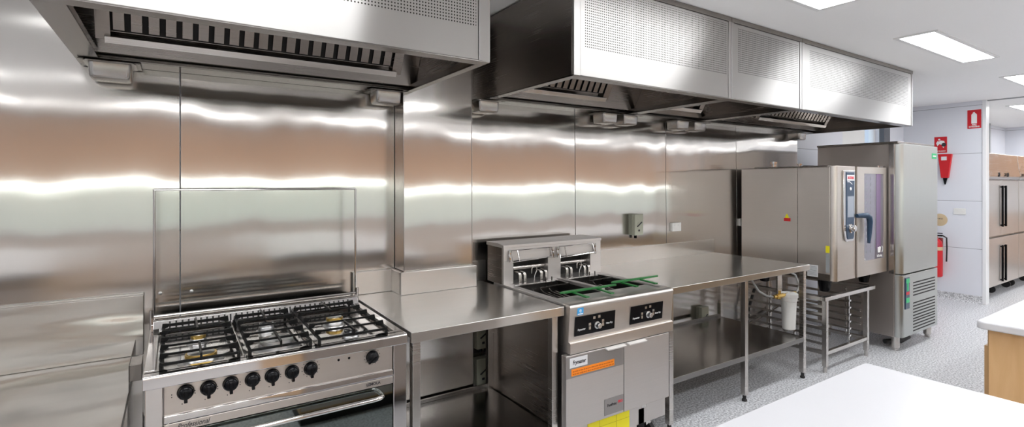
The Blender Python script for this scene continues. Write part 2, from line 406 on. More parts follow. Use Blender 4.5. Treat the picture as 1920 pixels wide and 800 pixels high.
MB().box(-3.85, 12.85, -4.3, -3.86, 0, .1).build('plinth', 'dark', t)

t = thing('tall_cupboard', 'peach laminate cupboards standing against the far end wall', 'cupboard', (13.3, 1.2, 0))
MB().box(13.05, 13.59, .2, 2.1, 0.08, 1.02).build('lower_cabinet', 'peach', t)
MB().box(13.25, 13.59, .2, 2.1, 1.72, 2.35).build('upper_cabinet', 'peach', t)
MB().box(13.0, 13.59, .2, 2.1, 1.02, 1.06).build('worktop', 'stone', t)
MB().box(13.1, 13.59, .22, 2.08, 0, .08).build('plinth', 'dark', t)

# ------------------------------------------------------------------ white islands
def rounded(x0, x1, y0, y1, r=.03, n=5):
    p = []
    for cx, cy, a0 in ((x1-r, y1-r, 0), (x0+r, y1-r, PI/2), (x0+r, y0+r, PI), (x1-r, y0+r, 1.5*PI)):
        for i in range(n+1): a = a0+PI/2*i/n; p.append((cx+r*math.cos(a), cy+r*math.sin(a)))
    return p
def island(x0, x1, y0, y1, label, r, dm):
    t = thing('island_counter', label, 'counter', ((x0+x1)/2, (y0+y1)/2, 0))
    MB().prism(rounded(x0, x1, y0, y1, r), 2, .862, .90).build('worktop', 'stone', t, bevel=.008)
    MB().box(x0+.045, x1-.045, y0+.04, y1-.04, .10, .862).build('body', 'wood', t, bevel=.002)
    MB().box(x0+.06, x1-.06, y0+.09, y1-.09, 0, .10).build('plinth', 'dark', t)
    d = MB(); n = max(1, round((x1-x0)/.6)); s = (x1-x0-.1)/n
    for i in range(n): d.box(x0+.05+i*s+.003, x0+.05+(i+1)*s-.003, y1-.04, y1-.022, .12, .775)
    d.build('door_panels', dm, t, bevel=.002)
    MB().box(x0+.05, x1-.05, y1-.041, y1-.036, .775, .862).build('overhang_shade_strip', 'shadelam' if dm == 'laminate' else 'woodedge', t)  # dark strip painting the worktop overhang's shade on the laminate fronts
    return t
island(.62, 2.187, -1.25, .886, 'white topped island counter in the foreground, bottom of the photo', .004, 'laminate')
island(-2.9, -.75, -1.25, .886, 'white topped island counter left of the camera, facing the low bench', .004, 'laminate')
island(3.31, 7.0, -.5, .858, 'white topped wooden counter with a rounded corner, right edge of the photo', .035, 'woodedge')

# ------------------------------------------------------------------ exhaust hoods
HB, HT, HF = 2.13, 2.645, 2.0
def tray(x1, hoodname, label):
    x0 = x1-.165; y0, y1 = 2.885, 3.03; z0, z1 = 2.046, 2.120
    t = thing('grease_tray', label, 'tray', ((x0+x1)/2, 2.95, z0), 'steel grease trays hanging under the hoods')
    bm = MB()
    def rr(i, z, r): return [(p[0], p[1], z) for p in rounded(x0+i, x1-i, y0+i, y1-i, r, 4)]
    loops = [rr(.022, z0, .015), rr(.012, z0+.004, .02), rr(.008, z0+.012, .02), rr(.004, z1-.006, .022), rr(-.012, z1-.004, .02), rr(-.012, z1, .02), rr(.008, z1, .02), rr(.014, z0+.014, .018), rr(.024, z0+.006, .014)]
    L = [[bm.bm.verts.new(p) for p in l] for l in loops]
    for A, B in zip(L, L[1:]):
        for k in range(len(A)): bm.bm.faces.new((A[k], A[(k+1) % len(A)], B[(k+1) % len(A)], B[k]))
    bm.bm.faces.new(L[0]); bm.bm.faces.new(L[-1])
    bm.build('pan', 'panst', t)
    for a in (x0-.028, x1+.006): MB().box(a, a+.022, y0-.012, y1, z1-.002, z1+.003).build('bracket', 'rimst', t)
def hood(x0, x1, label, fx0, fx1, perf, nsl, leftwide=.05, lstrip=.035, rstrip=.03, outerL=True, outerR=True):
    t = thing('exhaust_hood', label, 'exhaust hood', ((x0+x1)/2, 2.5, HB), 'wall mounted steel exhaust hoods')
    pm = steel('perforated_%d' % int(x0*100+1000), (.44, .43, .417), rough=.37, aniso=1., tan=(.02, .02, 1), grain=(1, 1, 30), gamt=.006, lobe=(.5, .1),
               perf=(perf[0]-(x0+x1)/2, perf[1]-(x0+x1)/2, perf[2]-HB, perf[3]-HB, .0135, .0034))
    MB().box(x0+lstrip, x1-rstrip, HF, HF+.014, HB+.003, HT-.02).build('front_panel', pm, t, bevel=.0015)
    MB().box(x0, x0+lstrip-.0025, HF-.003, HF+.014, HB, HT).build('corner_strip', 'hood', t, bevel=.0015)
    MB().box(x1-rstrip+.0025, x1, HF-.003, HF+.014, HB, HT).build('corner_strip', 'hood', t, bevel=.0015)
    MB().box(x0, x1, HF-.006, HF+.02, HT-.018, HT+.012).build('top_trim', 'hood_dark', t, bevel=.0015)
    MB().box(x0, x0+.014, HF+.014, 3.045, HB, HT).build('side_panel', 'hood_dark', t, bevel=.001)
    MB().box(x1-.014, x1, HF+.014, 3.045, HB, HT).build('side_panel', 'hood_dark', t, bevel=.001)
    # underside rim
    b = MB(); b.box(x0, x1, HF, HF+.065, HB-.004, HB+.004); b.box(x0, x0+leftwide, HF+.065, 3.04, HB-.004, HB+.004); b.box(x1-.04, x1, HF+.065, 3.04, HB-.004, HB+.004)
    b.box(x0+.015, x1-.015, HF+.062, HF+.067, HB, HB+.03); b.box(x0+leftwide-.004, x0+leftwide, HF+.065, 3.04, HB, HB+.03); b.box(x1-.04, x1-.036, HF+.065, 3.04, HB, HB+.03)
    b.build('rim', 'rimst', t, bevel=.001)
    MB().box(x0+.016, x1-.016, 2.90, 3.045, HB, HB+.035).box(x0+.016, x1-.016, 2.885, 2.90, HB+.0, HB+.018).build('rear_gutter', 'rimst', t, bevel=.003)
    # baffle filter bank: leaning face
    def P(s, o=0):   # s = height above gutter, o = outwards
        return (2.60-.5*s-o*.87, 2.187+.9*s-o*.45)
    b = MB()
    b.prism([P(0, -.03), P(0, -.018), P(.5, -.018), P(.5, -.03)], 0, fx0, fx1)
    b.build('filter_backing', 'dark', t, smooth=False)
    g = MB(); pitch = (fx1-fx0)/nsl
    for i in range(nsl):
        a = fx0+i*pitch
        g.prism([P(.01, -.01), P(.01, .006), P(.42, .006), P(.42, -.01)], 0, a+pitch*.12, a+pitch*.78)
    g.build('baffle_filters', 'hood_dark', t, bevel=.002)
    MB().prism([P(-.012, -.06), P(-.012, .03), P(-.040, .03), P(-.040, -.06)], 0, fx0-.02, fx1+.02).build('gutter', 'steel', t, bevel=.002)
    for e0, e1 in ((fx0-.05, fx0), (fx1, fx1+.05)):
        MB().prism([P(-.03, -.05), P(-.03, .012), P(.5, .012), P(.5, -.05)], 0, e0, e1).build('filter_cheek', 'hood_dark', t, bevel=.002)
    MB().prism([(2.56, 2.60), (2.60, 2.60), (2.86, 2.16), (2.86, 2.15), (2.84, 2.15)], 0, x0+.016, x1-.016).build('plenum', 'hood_dark', t)
    return t
h1 = hood(-.364, 1.196, 'steel exhaust hood over the range, nearest and leftmost', -.215, .955, (-.3, 1.125, 2.275, 2.6), 20, leftwide=.085, lstrip=.05, rstrip=.06)
h2 = hood(1.691, 3.024, 'steel exhaust hood above the fryer with dark left side and perforated front', 1.78, 2.46, (1.768, 2.974, 2.275, 2.61), 13, rstrip=.03, lstrip=.045)
h3 = hood(3.028, 3.90, 'narrow middle steel exhaust hood above the right bench', 3.12, 3.50, (3.10, 3.85, 2.31, 2.6), 7, rstrip=.03, lstrip=.03)
h4 = hood(3.904, 5.935, 'steel exhaust hood above the combi oven, rightmost', 4.35, 5.50, (4.02, 5.84, 2.31, 2.59), 20, rstrip=.03, lstrip=.04)
for x1, lb in ((-.16, 'steel grease tray under the left end of the range hood, largest in view'), (1.13, 'steel grease tray under the right end of the range hood'),
               (1.81, 'steel grease tray hanging right beside the wall pier'), (2.905, 'left tray of the pair near the fryer hood seam'),
               (3.13, 'right tray of the pair near the fryer hood seam'), (3.775, 'left tray of the pair above the white wall socket'),
               (4.01, 'right tray of the pair above the white wall socket'), (5.75, 'lone steel grease tray above the combi oven, rightmost')):
    tray(x1, '', lb)

# ------------------------------------------------------------------ gas range
RX0, RX1, RF, RBk = -.093, .862, 2.16, 2.93
t = thing('gas_range', 'wide stainless six burner gas range with black knobs under the left hood', 'cooker', (.385, 2.5, 0))
MB().box(RX0+.01, RX1-.01, RF+.03, RBk, .12, .87).build('body', 'dull', t, bevel=.002)
MB().box(RX0+.02, RX1-.02, RF+.08, RBk-.02, .0, .12).build('plinth', 'dark', t)
b = MB()
b.prism([(RX0, RF+.035), (RX0, RF+.008), (RX0+.006, RF), (RX0+.058, RF), (RX0+.058, RF+.035)], 2, .06, .87)
b.build('corner_post', 'chrome', t, bevel=.003)
MB().box(RX1-.062, RX1, RF, RF+.035, .06, .87).build('corner_post', 'chrome', t, bevel=.004)
MB().prism([(RF+.02, .868), (RF-.006, .868), (RF-.010, .874), (RF-.008, .904), (RF, .914), (RF+.045, .914), (RF+.045, .868)], 0, RX0, RX1).build('front_lip', 'chrome', t, bevel=.002)
MB().box(RX0+.061, RX1-.065, RF+.006, RF+.03, .765, .868).build('control_panel', 'oven_steel', t, bevel=.001)
MB().prism([(RF+.03, .738), (RF-.001, .738), (RF-.004, .744), (RF-.002, .762), (RF+.005, .766), (RF+.03, .766)], 0, RX0+.061, RX1-.065).build('trim_strip', 'chrome', t, bevel=.001)
door = MB().box(RX0+.061, RX1-.065, RF-.002, RF+.03, .705, .736).build('door', 'oven_steel', t, bevel=.002)
MB().box(RX0+.061, RX1-.065, RF+.004, RF+.028, .20, .700).build('door_glass', 'ovenglass', door)
text('Professional', .026, (.055, RF-.0035, .720), '-y', 'ink', door, shear=.35, wid=.10)
text('LEMOLA', .016, (.71, RF-.0035, .721), '-y', 'ink', door, bold=.0004, wid=.06)
hp = []
for i in range(9):
    a = PI/2*i/8; hp.append((.735-.045+.045*math.sin(a)-.0, RF-.05+.045-.045*math.cos(a)*1, .672))
hp = [(-.02, RF-.002, .672), (-.022, RF-.03, .672), (-.012, RF-.048, .672), (.005, RF-.052, .672)]+[(.70, RF-.052, .672), (.725, RF-.048, .672), (.738, RF-.036, .672), (.742, RF-.018, .672), (.742, RF+.004, .672)]
MB().tube(hp, .0095, 14).build('door_handle', 'chrome', door)
for i, (x, ang) in enumerate(zip((.032, .102, .173, .246, .314, .386, .456, .707), (0, 0, 0, 0, 0, 0, 0, .9))):
    b = MB(); c = (x, RF+.006, .836)
    b.lathe(c, [(.027, 0), (.027, .004), (.024, .007), (.0245, .016), (.021, .024), (.012, .029), (.001, .030)], 'y', 28, -1)
    Mx = Matrix.Translation(c) @ Matrix.Rotation(ang, 4, 'Y')
    b.box(-.0055, .0055, -.034, -.004, -.030, .012, Mx)
    kn = b.build('knob', 'black', t, bevel=.002)
    m_ = MB()
    if i == 7 or i == 6:
        for q in range(14):
            a = 2*PI*q/14; m_.box(-.0012, .0012, -.0006, .001, .031, .035, Matrix.Translation(c) @ Matrix.Rotation(a, 4, 'Y'))
    else:
        m_.box(x-.043, x-.040, RF+.0054, RF+.0068, .832, .836); m_.box(x-.043, x-.040, RF+.0054, RF+.0068, .823, .827); m_.box(x-.012, x-.009, RF+.0054, RF+.0068, .793, .797)
    m_.build('dial_marks', 'ink', t)
for x, mt in ((.566, 'inkr'), (.609, 'greenlbl')):
    MB().lathe((x, RF+.006, .848), [(.005, 0), (.005, .002), (.003, .004)], 'y', 14, -1).build('indicator_lamp', 'black', t)
# cooktop tray
MB().frame(RX0, RX1, RF+.03, RBk, .902, .914, .035, 'xy').box(RX0, RX1, RBk-.06, RBk, .90, .93).build('cooktop_rim', 'chrome', t, bevel=.003)
MB().box(RX0+.03, RX1-.03, RF+.04, RBk-.06, .876, .893).build('cooktop', 'chrome', t)
MB().box(.219, .229, RF+.045, RBk-.1, .893, .914).box(.479, .489, RF+.045, RBk-.1, .893, .914).build('divider_rib', 'chrome', t, bevel=.003)
MB().prism([(RBk-.095, .90), (RBk-.070, .946), (RBk-.03, .952), (RBk-.0, .948), (RBk, .90)], 0, RX0+.01, RX1-.01).build('rear_vent', 'chrome', t, bevel=.002)
b = MB(); nn = 34
for i in range(nn):
    x = RX0+.07+i*(RX1-RX0-.14)/(nn-1)
    def V(s): return (RBk-.095+.025*s-.0015, .90+.046*s+.0005)
    p0, p1 = V(.25), V(.85)
    b.prism([p0, p1, (p1[0]+.004, p1[1]-.001), (p0[0]+.004, p0[1]-.001)], 0, x, x+.007)
b.build('vent_slots', 'dark', t)
def burner(x, y, r, brass, triple=False):
    b = MB().lathe((x, y, .893), [(r*1.5, 0), (r*1.45, .003), (r*1.15, .006), (r*1.1, .018), (r*1.02, .022), (.001, .022)])
    q = b.build('burner', 'alu', t)
    MB().lathe((x, y, .915), [(r*.98, 0), (r*1.04, .004), (r*1.02, .014), (.001, .014)]).build('flame_ring', 'brass' if brass else 'alu', q)
    if triple:
        MB().lathe((x, y, .929), [(r*.98, 0), (r*.98, .003), (r*.6, .004), (r*.58, .001), (r*.4, .001), (r*.36, .008), (.001, .010)]).build('burner_cap', 'alu', q)
    else:
        MB().lathe((x, y, .929), [(r*.86, 0), (r*.88, .003), (r*.8, .006), (.001, .007)]).build('burner_cap', 'alu' if brass else 'enamel', q)
for a in ((.084, 2.30, .052, True), (.084, 2.58, .028, True), (.355, 2.33, .062, False, True), (.355, 2.62, .03, False), (.647, 2.55, .038, True), (.645, 2.27, .033, False)): burner(*a)
def grate(x0, x1, nb):
    b = MB(); y0, y1 = RF+.06, RBk-.115; zt = .952
    for y in (y0, y1): b.box(x0, x1, y-.0035, y+.0035, .925, .935)
    for x in (x0, x1): b.box(x-.005, x+.005, y0, y1, .925, .937)
    for i in range(nb):
        y = y0+(i+.5)*(y1-y0)/nb
        b.box(x0-.004, x1+.004, y-.003, y+.003, zt-.009, zt)
        b.prism([(x0-.008, .928), (x0+.016, .936), (x0+.026, zt), (x0-.004, zt+.003)], 1, y-.0045, y+.0045)
        b.prism([(x1+.008, .928), (x1-.028, .936), (x1-.034, zt), (x1+.004, zt+.004)], 1, y-.0045, y+.0045)
    cx = (x0+x1)/2
    for a0, a1 in ((y0-.004, y0+.16), (y1-.2, y1+.004)): b.box(cx-.004, cx+.004, a0, a1, zt-.010, zt+.001)
    b.box(cx-.004, cx+.004, y0-.006, y0+.002, .925, zt)
    for x in (x0, x1):
        for y in (y0+.004, y1-.004): b.box(x-.006, x+.006, y-.006, y+.006, .893, .93)
    b.build('pan_grate', 'iron', t, bevel=.0015)
grate(-.042, .205, 5); grate(.243, .467, 5); grate(.503, .79, 5)
# raised lid
fr = MB(); zz = 1.548
lx0, lx1, ly = -.082, .852, 2.905
fr.tube([(lx0, ly, zz), (lx1, ly, zz)], .0055, 10)
fr.tube([(lx0+.002, ly, zz+.002), (lx0+.002, ly+.004, zz-.3), (lx0, ly, .952)], .0055, 8)
fr.tube([(lx1, ly, zz), (lx1, ly, .952)], .0055, 8)
fr.tube([(lx0, ly, .962), (lx1, ly, .962)], .006, 8)
fr.cyl((lx0-.008, ly, .90), (lx0-.008, ly, .99), .009, 10).cyl((lx1+.008, ly, .90), (lx1+.008, ly, .99), .009, 10)
lid = fr.build('lid_frame', 'lidst', t, label='raised lid frame')
MB().box(lx0+.004, lx1-.004, ly-.002, ly+.002, .966, zz-.004).build('lid_glass', 'glass', lid, smooth=False)

# ------------------------------------------------------------------ left bench
t = thing('steel_bench', 'low stainless bench with upstand left of the range', 'bench', (-1.4, 2.6, 0))
MB().prism([(2.12, .76), (2.12, .70), (2.135, .70), (2.135, .735), (3.04, .735), (3.04, .76)], 0, -2.4, -.150).build('benchtop', 'bench_low', t, bevel=.003)
MB().box(-2.4, -.125, 3.018, 3.045, .76, 1.045).box(-2.4, -.125, 3.03, 3.048, 1.035, 1.052).build('splashback', 'bench_low', t, bevel=.003)
MB().box(-.149, -.110, 2.50, 2.62, .80, .865).box(-.152, -.149, 2.50, 2.9, .76, .865).build('end_bracket', 'rimst', t, bevel=.002)
for x in (-2.36, -.20):
    for y in (2.17, 2.95): MB().box(x-.02, x+.02, y-.02, y+.02, .0, .735).build('leg', 'steel', t, bevel=.002)
MB().box(-2.38, -.17, 2.19, 2.95, .25, .28).build('undershelf', 'shelfshade', t, bevel=.002)

# ------------------------------------------------------------------ middle bench
def leg(t, x, y, h, s=.019):
    l = MB().box(x-s, x+s, y-s, y+s, .045, h).build('leg', 'steel', t, bevel=.0025)
    MB().cyl((x, y, 0), (x, y, .045), .013, 14).lathe((x, y, 0), [(.018, 0), (.018, .012), (.012, .018)]).build('foot', 'rubber', l)
    return l
BZ = .92
t = thing('steel_bench', 'stainless bench between the range and the fryer with upstand around the wall pier', 'bench', (1.3, 2.5, 0))
b = MB().prism([(2.13, BZ), (2.13, BZ-.048), (2.145, BZ-.048), (2.145, BZ-.028), (3.04, BZ-.028), (3.04, BZ)], 0, .872, 1.738)
b.build('benchtop', 'steel_h', t, bevel=.003)
b = MB(); zt = 1.055
b.box(.872, 1.130, 3.02, 3.046, BZ, zt); b.box(1.105, 1.130, 2.868, 3.02, BZ, zt); b.box(1.105, 1.615, 2.862, 2.884, BZ, zt)
b.box(1.600, 1.622, 2.884, 3.02, BZ, zt); b.box(1.622, 1.775, 3.02, 3.046, BZ, zt)
b.build('splashback', 'steel_h', t, bevel=.004)
leg(t, .905, 2.17, BZ-.03); leg(t, .905, 2.83, BZ-.03); leg(t, 1.69, 2.17, BZ-.03); leg(t, 1.69, 2.83, BZ-.03)
MB().box(.89, 1.70, 2.16, 2.86, .245, .262).box(.89, 1.70, 2.85, 2.862, .262, .285).box(.89, 1.70, 2.155, 2.167, .225, .262).build('undershelf', 'shelfshade', t, bevel=.002)
MB().box(1.708, 1.716, 2.17, 2.86, .2, BZ-.03).build('side_panel', 'hood_dark', t)  # the hood's dark steel reused, its colour stands in for under-bench shade

# ------------------------------------------------------------------ right bench
t = thing('steel_bench', 'long stainless bench with undershelf right of the fryer', 'bench', (3.45, 2.5, 0))
b = MB().prism([(2.14, BZ), (2.14, BZ-.045), (2.155, BZ-.045), (2.155, BZ-.028), (3.02, BZ-.028), (3.02, BZ)], 0, 2.60, 4.30)
b.build('benchtop', 'steel_h', t, bevel=.003)
MB().box(2.60, 4.30, 3.02, 3.044, BZ-.02, 1.045).build('splashback', 'steel_h', t, bevel=.003)
for x in (2.635, 3.455, 4.262): leg(t, x, 2.178, BZ-.03); leg(t, x, 2.93, BZ-.03)
MB().box(2.62, 4.275, 2.165, 2.95, .318, .332).box(2.62, 4.275, 2.160, 2.172, .298, .335).box(2.62, 4.275, 2.94, 2.952, .332, .355).build('undershelf', 'shelfshade', t, bevel=.002)

# ------------------------------------------------------------------ fryer
FX0, FX1, FF = 1.750, 2.585, 2.10
t = thing('deep_fryer', 'twin pan stainless deep fryer with two black control panels', 'fryer', (2.16, 2.5, 0))
MB().box(FX0+.01, FX1-.04, FF+.035, 2.88, .14, .70).build('body', 'dull', t, bevel=.002)
MB().prism([(FF+.05, .935), (FF+.012, .935), (FF-.004, .930), (FF-.012, .918), (FF-.008, .905), (FF+.006, .73), (FF+.05, .73)], 0, FX0-.006, FX1-.018).build('front_fascia', 'oven_steel', t, bevel=.002)
MB().prism([(FF+.05, .735), (FF-.004, .735), (FF-.012, .725), (FF-.012, .672), (FF+.05, .672)], 0, FX0-.006, FX1-.022).build('front_ledge', 'oven_steel', t, bevel=.002)
# tank deck with two openings
b = MB()
b.box(FX0, FX0+.05, FF+.05, 2.88, .70, .932); b.box(FX1-.05, FX1, FF+.05, 2.88, .70, .932)
b.box(FX0+.05, FX1-.05, FF+.05, FF+.19, .90, .926); b.box(FX0+.05, FX1-.05, 2.70, 2.88, .70, .932)
b.box(2.150, 2.185, FF+.19, 2.72, .74, .945)
b.build('tank_deck', 'dull', t, bevel=.004)
MB().box(FX0+.05, FX1-.05, FF+.19, 2.70, .70, .715).box(FX0+.05, FX1-.05, FF+.18, FF+.19, .70, .90).box(FX0+.05, FX0+.06, FF+.19, 2.7, .71, .90).box(FX1-.06, FX1-.05, FF+.19, 2.7, .71, .90).build('pan_wall', 'pan', t)
for a, c_ in ((FX0+.05, 2.150), (2.185, FX1-.05)):
    MB().box(a, a+.004, FF+.19, 2.70, .715, .925).box(c_-.004, c_, FF+.19, 2.70, .715, .925).box(a+.004, c_-.004, 2.694, 2.699, .715, .925).box(a+.004, c_-.004, FF+.191, FF+.195, .715, .90).box(a+.004, c_-.004, FF+.195, 2.694, .80, .805).build('pan_liner', 'pan', t)
# console at the back with recesses
HZ0, HZ1, HY = .932, 1.178, 2.755
ca, cb_ = FX0+.0, FX1
recs = ((1.825, 2.105), (2.215, 2.485))
b = MB()
b.box(ca, cb_, HY+.11, 2.955, HZ0, HZ1); b.box(ca, cb_, HY, 2.955, 1.078, HZ1)
b.box(ca, recs[0][0], HY, HY+.11, HZ0, 1.078); b.box(recs[0][1], recs[1][0], HY, HY+.11, HZ0, 1.078); b.box(recs[1][1], cb_, HY, HY+.11, HZ0, 1.078)
b.build('element_console', 'dull', t, bevel=.002)
MB().prism([(HY-.004, HZ1-.014), (HY-.004, HZ1+.004), (HY+.06, HZ1+.012), (2.965, HZ1+.012), (2.965, HZ1-.01)], 0, ca-.004, cb_+.004).build('console_cap', 'dull', t, bevel=.002)
MB().box(ca-.003, ca, HY+.02, 2.95, HZ0, HZ1-.01).build('console_side', 'hood_dark', t)
for (r0, r1) in recs:
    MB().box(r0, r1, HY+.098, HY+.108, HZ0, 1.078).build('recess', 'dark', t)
    h = MB().cyl((r0+.004, HY+.05, 1.022), (r1-.004, HY+.05, 1.022), .015, 16).build('lift_tube', 'steel', t)
    for x in (r0+.025, r0+.062, r1-.085, r1-.045):
        MB().prism([(HY-.03, .90), (HY-.03, .985), (HY-.02, 1.0), (HY+.03, 1.005), (HY+.03, .99), (HY-.012, .985), (HY-.012, .90)], 0, x, x+.02).build('element_bracket', 'steel', t, bevel=.002)
    cx = (r0+r1)/2
    k = [(cx-.02, HY-.035, .99)]
    for i in range(10): a = PI-i*PI*1.25/9; k.append((cx+.02*math.cos(a), HY-.035, 1.012+.024*math.sin(a)))
    k += [(cx+.004, HY-.035, .975), (cx, HY-.035, .935), (cx, HY-.04, .90)]
    MB().tube(k, .0035, 8).build('lift_loop', 'steel', t)
    # heating element rods in the pan
    e = MB()
    for q in range(4):
        x = r0+.04+q*.065
        e.tube([(x, HY-.04, .905), (x, HY-.1, .87), (x, FF+.24, .85), (x+.03, FF+.24, .85), (x+.03, HY-.1, .87)], .0045, 8)
    e.tube([(r0-.0, HY-.08, .935), (r1, HY-.08, .935), (r1+.02, HY-.2, .935), (r0+.05, HY-.22, .935)], .004, 8)
    e.cyl((r1-.03, HY-.08, .90), (r1-.03, HY-.08, .965), .004, 8).cyl((r1-.08, HY-.08, .90), (r1-.08, HY-.08, .965), .004, 8)
    e.build('heating_element', 'rimst', t)
    # folded wire basket hanger
    g = MB(); z0, z1 = 1.075, 1.148; a, c_ = r0-.035, r1+.03; yy = HY-.012
    g.tube([(a+.01, yy, z1), (c_-.01, yy, z1), (c_, yy, z0+.01), (a, yy-.03, z0)], .0035, 8, closed=True)
    g.tube([(a+.05, yy-.012, z1), (a+.055, yy-.03, z0)], .0045, 8); g.tube([(c_-.03, yy-.012, z1), (c_-.022, yy-.03, z0+.005)], .0045, 8)
    g.tube([(a+.0, yy, z1), (a-.006, yy, (z0+z1)/2), (a-.002, yy, z0)], .006, 8); g.tube([(c_+.01, yy, z1), (c_+.004, yy, (z0+z1)/2), (c_+.01, yy, z0)], .006, 8)
    for x in (a, c_):
        for z in (z0+.02, z1-.02): g.cyl((x, HY, z), (x, yy-.006, z), .006, 8)
    g.build('basket_hanger', 'chrome', t)
# control panels on the sloped fascia
def on_f(z): return FF-.008+(.905-z)*.08
def sl(x0, x1, z0, z1, d0, d1, mt, nm, par):
    MB().prism([(on_f(z0)-d0, z0), (on_f(z1)-d0, z1), (on_f(z1)-d1, z1), (on_f(z0)-d1, z0)], 0, x0, x1).build(nm, mt, par)
for x0, x1 in ((1.782, 2.075), (2.200, 2.475)):
    cp = MB().prism([(on_f(.76)-.0005, .76), (on_f(.865)-.0005, .865), (on_f(.865)-.005, .865), (on_f(.76)-.005, .76)], 0, x0, x1).build('control_panel', 'black', t, bevel=.001)
    xc = x0+(x1-x0)*.54; zc = .800; yf = on_f(zc)-.005
    MB().lathe((xc, yf, zc), [(.021, 0), (.020, .004), (.015, .005), (.014, .024), (.012, .026), (.001, .026)], 'y', 24, -1).build('control_knob', 'alu', cp)
    for dx, dz in ((-.055, .014), (-.024, .046), (.012, .048), (.042, .020)):
        ic = MB().box(xc+dx-.008, xc+dx+.008, on_f(zc+dz)-.0062, on_f(zc+dz)-.004, zc+dz-.008, zc+dz+.006)
        if abs(dx) > .04: ic.box(xc+dx-.007, xc+dx+.007, on_f(zc+dz)-.0062, on_f(zc+dz)-.004, zc+dz-.030, zc+dz-.012)
        ic.build('key', 'alu', cp)
    text('Frymaster', .016, (x0+.045, on_f(.795)-.006, .793), '-y', 'inkw', cp, shear=.2, wid=.055)
    text('Heat Fry', .013, (x1-.045, on_f(.80)-.006, .800), '-y', 'inkw', cp, shear=.2, wid=.05)
st = MB().prism([(on_f(.872)-.0004, .872), (on_f(.915)-.0004, .915), (on_f(.915)-.0016, .915), (on_f(.872)-.0016, .872)], 0, 1.795, 1.838).build('blue_sticker', 'blue', t)
text('e', .036, (1.816, on_f(.893)-.002, .898), '-y', 'inkw', st)
MB().box(1.799, 1.834, on_f(.878)-.0022, on_f(.878)-.0016, .876, .881).build('sticker_bar', 'inkw', st)
# doors
for i, (x0, x1) in enumerate(((1.715, 2.138), (2.142, 2.525))):
    dz1, dz0 = .668, .275
    dd = MB().box(x0, x1, FF-.012, FF+.028, dz0, dz1).build('door', 'dull', t, bevel=.003)
    hx0, hx1 = (x1-.15, x1-.004) if i == 0 else (x0+.016, x0+.16)
    MB().prism([(FF-.040, dz1-.011), (FF-.040, dz1-.004), (FF-.012, dz1+.001), (FF-.012, dz1-.006)], 0, hx0, hx1).build('door_pull', 'white_edge', dd, bevel=.001)
    if i == 0:
        yf = FF-.0122
        MB().box(x0+.001, x1-.001, yf-.0006, yf, .548, .66).build('badge_band', 'greyplate', dd)
        lb = MB().box(1.738, 1.862, yf-.0020, yf-.0006, .602, .654).build('maker_label', 'labelw', dd, bevel=.002)
        text('Frymaster', .030, (1.803, yf-.0024, .628), '-y', 'ink', lb, shear=.2, wid=.092, bold=.0005)
        ol = MB().box(1.750, 2.062, yf-.0020, yf-.0006, .558, .594).build('orange_label', 'orange', dd)
        q = MB()
        for r_ in range(2):
            x = 1.758
            while x < 2.045:
                w_ = random.uniform(.006, .022); q.box(x, x+w_, yf-.0026, yf-.002, .564+r_*.014, .570+r_*.014); x += w_+.004
        q.build('label_print', 'orangedk', ol)
        pl = MB().box(1.988, 2.134, yf-.0016, yf-.0004, .290, .38).build('badge_plate', 'greyplate', dd)
        text('FootPrint', .022, (2.043, yf-.0022, .342), '-y', 'ink', pl, wid=.07, bold=.0004)
        text('PRO', .020, (2.108, yf-.0022, .346), '-y', 'inkr', pl, wid=.034, bold=.0006)
MB().box(FX0+.01, 2.268, FF+.012, FF+.03, .06, .2745).build('lower_panel', 'dull', t)
yl = MB().box(1.885, 2.205, FF+.009, FF+.0118, .10, .2735).build('yellow_label', 'yellow', t)
q = MB()
for a in ((1.885, 2.205, .225, .2265), (1.885, 2.205, .16, .1615)): q.box(a[0], 2.205, FF+.0082, FF+.0092, a[2], a[3])
for x in (1.97, 2.10): q.box(x, x+.002, FF+.0082, FF+.0092, .10, .273)
q.build('label_print', 'yellowdk', yl)
for x, y in ((FX0+.08, 2.2), (2.46, 2.2), (FX0+.08, 2.8), (2.46, 2.8)):
    c_ = MB().cyl((x, y, .09), (x, y, .16), .022, 14).box(x-.03, x+.03, y-.03, y+.03, .135, .145).build('caster', 'chrome', t)
    MB().lathe((x-.014, y, .05), [(.05, 0), (.05, .028)], 'x', 24).build('wheel', 'rubber', c_)
dv = MB().cyl((2.355, FF+.06, .20), (2.355, FF+.06, .274), .019, 14).cyl((2.355, FF+.055, .235), (2.355, FF+.055, .255), .030, 14).cyl((2.385, FF+.045, .12), (2.385, FF+.045, .24), .007, 8).build('drain_valve', 'chrome', t)
MB().box(2.305, 2.360, FF+.035, FF+.09, .06, .235).build('valve_handle', 'black', dv, bevel=.004)
# green coated basket handles lying on the fryer
def green(x0, x1, y, z, tx, label):
    z += .012; g = MB()
    g.prism([(x0, y), (x0+.03, y-.012), (x1, y-.007), (x1, y+.007), (x0+.03, y+.012)], 2, z, z+.012)
    for x in tx: g.prism([(x-.012, y), (x+.012, y), (x-.002, y-.145), (x-.03, y-.145)], 2, z-.006, z+.002)
    o = g.build('basket_handle', 'green', None, bevel=.003)
    return tag(o, label, 'handle', 'green coated handles lying on the fryer')
green(1.83, 2.27, 2.285, .936, (1.93, 2.12), 'green coated rack handle lying over the left fryer pan')
green(2.24, 2.66, 2.295, .950, (2.33, 2.50), 'green coated rack handle over the right fryer pan, reaching past its edge')

